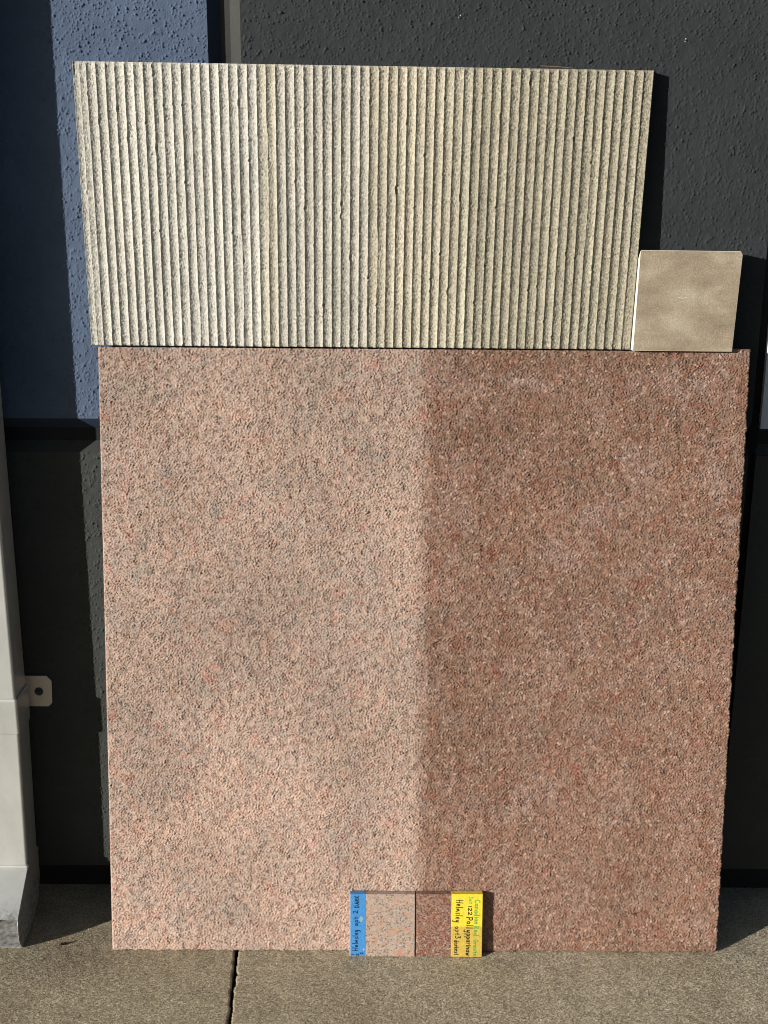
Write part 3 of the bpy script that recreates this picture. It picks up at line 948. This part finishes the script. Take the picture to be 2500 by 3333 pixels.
# ------------------------------------------------------------------ the two small samples at the slab's foot
BT = 0.0145
def sample(name, x0, x1, h, mat, label, zrot=0.0):
    e = empty(name, ((x0 + x1) / 2, -0.2200, 0.0006), (-LEAN, 0, zrot), label=label, category='stone sample')
    w2 = (x1 - x0) / 2
    bevelled('stone', box(-w2, w2, 0, BT, 0, h), 0.0007, 2, e, [mat])
    return e, w2
SH = 0.1425
sa, wa = sample('granite_sample', -0.0690, 0.0705, SH, M_pink, 'pale pink polished granite sample with blue tape on its left side, leaning on the slab')
sb, wb = sample('granite_sample', 0.0733, 0.2143, SH + 0.0008, M_red, 'dark red speckled granite sample with yellow tape on its right side, leaning on the slab')
# blue tape wraps front and top
t_ = 0.0003
def tape(parent, x0, x1, h, mat, name, side=None):
    yf = -t_
    vf = box(x0, x1, yf, BT + t_, 0.0004, h + t_)
    o = bevelled(name, vf, 0.0009, 2, parent, [mat])
    return o
ta = tape(sa, -wa + 0.0016, -wa + 0.0345, SH, M_btape, 'blue_tape')
tb = tape(sb, wb - 0.0665, wb + t_, SH + 0.0008, M_ytape, 'yellow_tape')
# x of the tape's left edge and height scale, used to set the writing
ax = -wa + 0.0016
def bl(u, v): return (ax + u * 0.0330, SH * (1 - v))                 # u,v as fractions from the top left
# reads upwards: advance +z, letters' tops towards -x
writing('Helmsley', bl(0.50, 0.905), (0, 1), (-1, 0), 0.0115, SH * 0.345, 0.00125, -t_ - 0.00012, ta, M_ink)
writing('opt 2', bl(0.47, 0.505), (0, 1), (-1, 0), 0.0100, SH * 0.255, 0.00125, -t_ - 0.00012, ta, M_ink)
writing('DARK', bl(0.56, 0.215), (0, 1), (-1, 0), 0.0092, SH * 0.195, 0.0014, -t_ - 0.00012, ta, M_ink)
writing('1', bl(0.25, 0.972), (0, 1), (-1, 0), 0.0068, SH * 0.02, 0.0010, -t_ - 0.00012, ta, M_ink)
writing('2', bl(0.56, 0.985), (0, 1), (-1, 0), 0.0065, SH * 0.040, 0.0011, -t_ - 0.00012, ta, M_ink)
writing('2', bl(0.84, 0.965), (0, 1), (-1, 0), 0.0062, SH * 0.040, 0.0011, -t_ - 0.00012, ta, M_ink)
def blot(name, cx, cz, rx, rz, mat, parent, y):
    v = [(cx + rx * random.uniform(.75, 1.1) * math.cos(2 * math.pi * k / 14), y, cz + rz * random.uniform(.75, 1.1) * math.sin(2 * math.pi * k / 14)) for k in range(14)]
    link(name, mesh(name, v, [tuple(range(14))]), parent, [mat])
cx, cz = bl(0.70, 0.40)
blot('scuff', cx, cz, 0.0042, 0.0070, M_scuff, ta, -t_ - 0.00006)
cx, cz = bl(0.86, 0.885)
blot('pink_spot', cx, cz, 0.0019, 0.0027, M_pinkdot, ta, -t_ - 0.00008)
bx = wb - 0.0665
def yl(px, py): return (bx + (px - 235) / 865 * 0.0665, (SH + 0.0008) * (1 - (py - 195) / 1675))
def ywr(text, x_base, x_top, y0, y1, wd, mat):
    cap = (x_top - x_base) / 865 * 0.0665
    L = (y1 - y0) / 1675 * SH
    writing(text, yl(x_base, y0), (0, -1), (1, 0), cap, L, wd, -t_ - 0.00012, tb, mat)
ywr('Helmsley', 365, 560, 345, 960, 0.0013, M_ink)
ywr('opt3', 355, 500, 1050, 1390, 0.0013, M_ink)
ywr('darkest', 335, 470, 1420, 1830, 0.0013, M_ink)
ywr('Set', 725, 830, 255, 460, 0.0011, M_green)
ywr('122', 710, 815, 500, 770, 0.0013, M_ink)
ywr('Polly', 665, 840, 800, 1240, 0.0015, M_ink)
ywr('pparinaw', 665, 830, 1240, 1850, 0.0015, M_ink)
ywr('Canadian', 885, 1030, 340, 1010, 0.0016, M_green)
ywr('RED', 875, 1015, 1040, 1320, 0.0016, M_green) if 'E' in G else ywr('Red', 875, 1015, 1040, 1320, 0.0016, M_green)
ywr('Granite', 865, 990, 1400, 1850, 0.0016, M_green)

# ------------------------------------------------------------------ small litter
def leaf():
    v = [(0, 0, 0.0005), (0.006, 0.002, 0.004), (0.013, 0.003, 0.006), (0.022, 0.006, 0.002), (0.011, -0.001, 0.001), (0.004, -0.006, 0.0022), (0.007, -0.003, 0.0045)]
    f = [(0, 4, 6, 1), (1, 6, 4, 2), (2, 4, 3), (0, 5, 6)]
    o = link('leaf_scrap', mesh('leaf_scrap', v, f), None, [M_leaf], label='tiny dark curled leaf scrap lying on the concrete near the downspout', category='leaf')
    o.location = (-0.7015, -0.186, 0.0006)
    m = o.modifiers.new('solid', 'SOLIDIFY')
    m.thickness = 0.0006
leaf()
def stick(name, pts, r, mat, label, cat):
    v, f = [], []
    for i, p in enumerate(pts):
        rr = r * (0.6 if i in (0, len(pts) - 1) else 1)
        v += [(p[0], p[1] + rr * math.cos(a), p[2] + rr * math.sin(a)) for a in [k * math.pi / 3 for k in range(6)]]
    for i in range(len(pts) - 1):
        f += [(i * 6 + k, i * 6 + (k + 1) % 6, i * 6 + 6 + (k + 1) % 6, i * 6 + 6 + k) for k in range(6)]
    f += [tuple(range(6))[::-1], tuple(range(len(v) - 6, len(v)))]
    link(name, mesh(name, v, f, True), None, [mat], label=label, category=cat)
stick('straw', [(0.291, -0.016, 1.8135), (0.31, -0.018, 1.8128), (0.33, -0.019, 1.8115), (0.352, -0.017, 1.8098), (0.362, -0.016, 1.8085)], 0.0005, M_straw,
      'thin dry brown straw lying along the top edge of the fluted panel', 'straw')
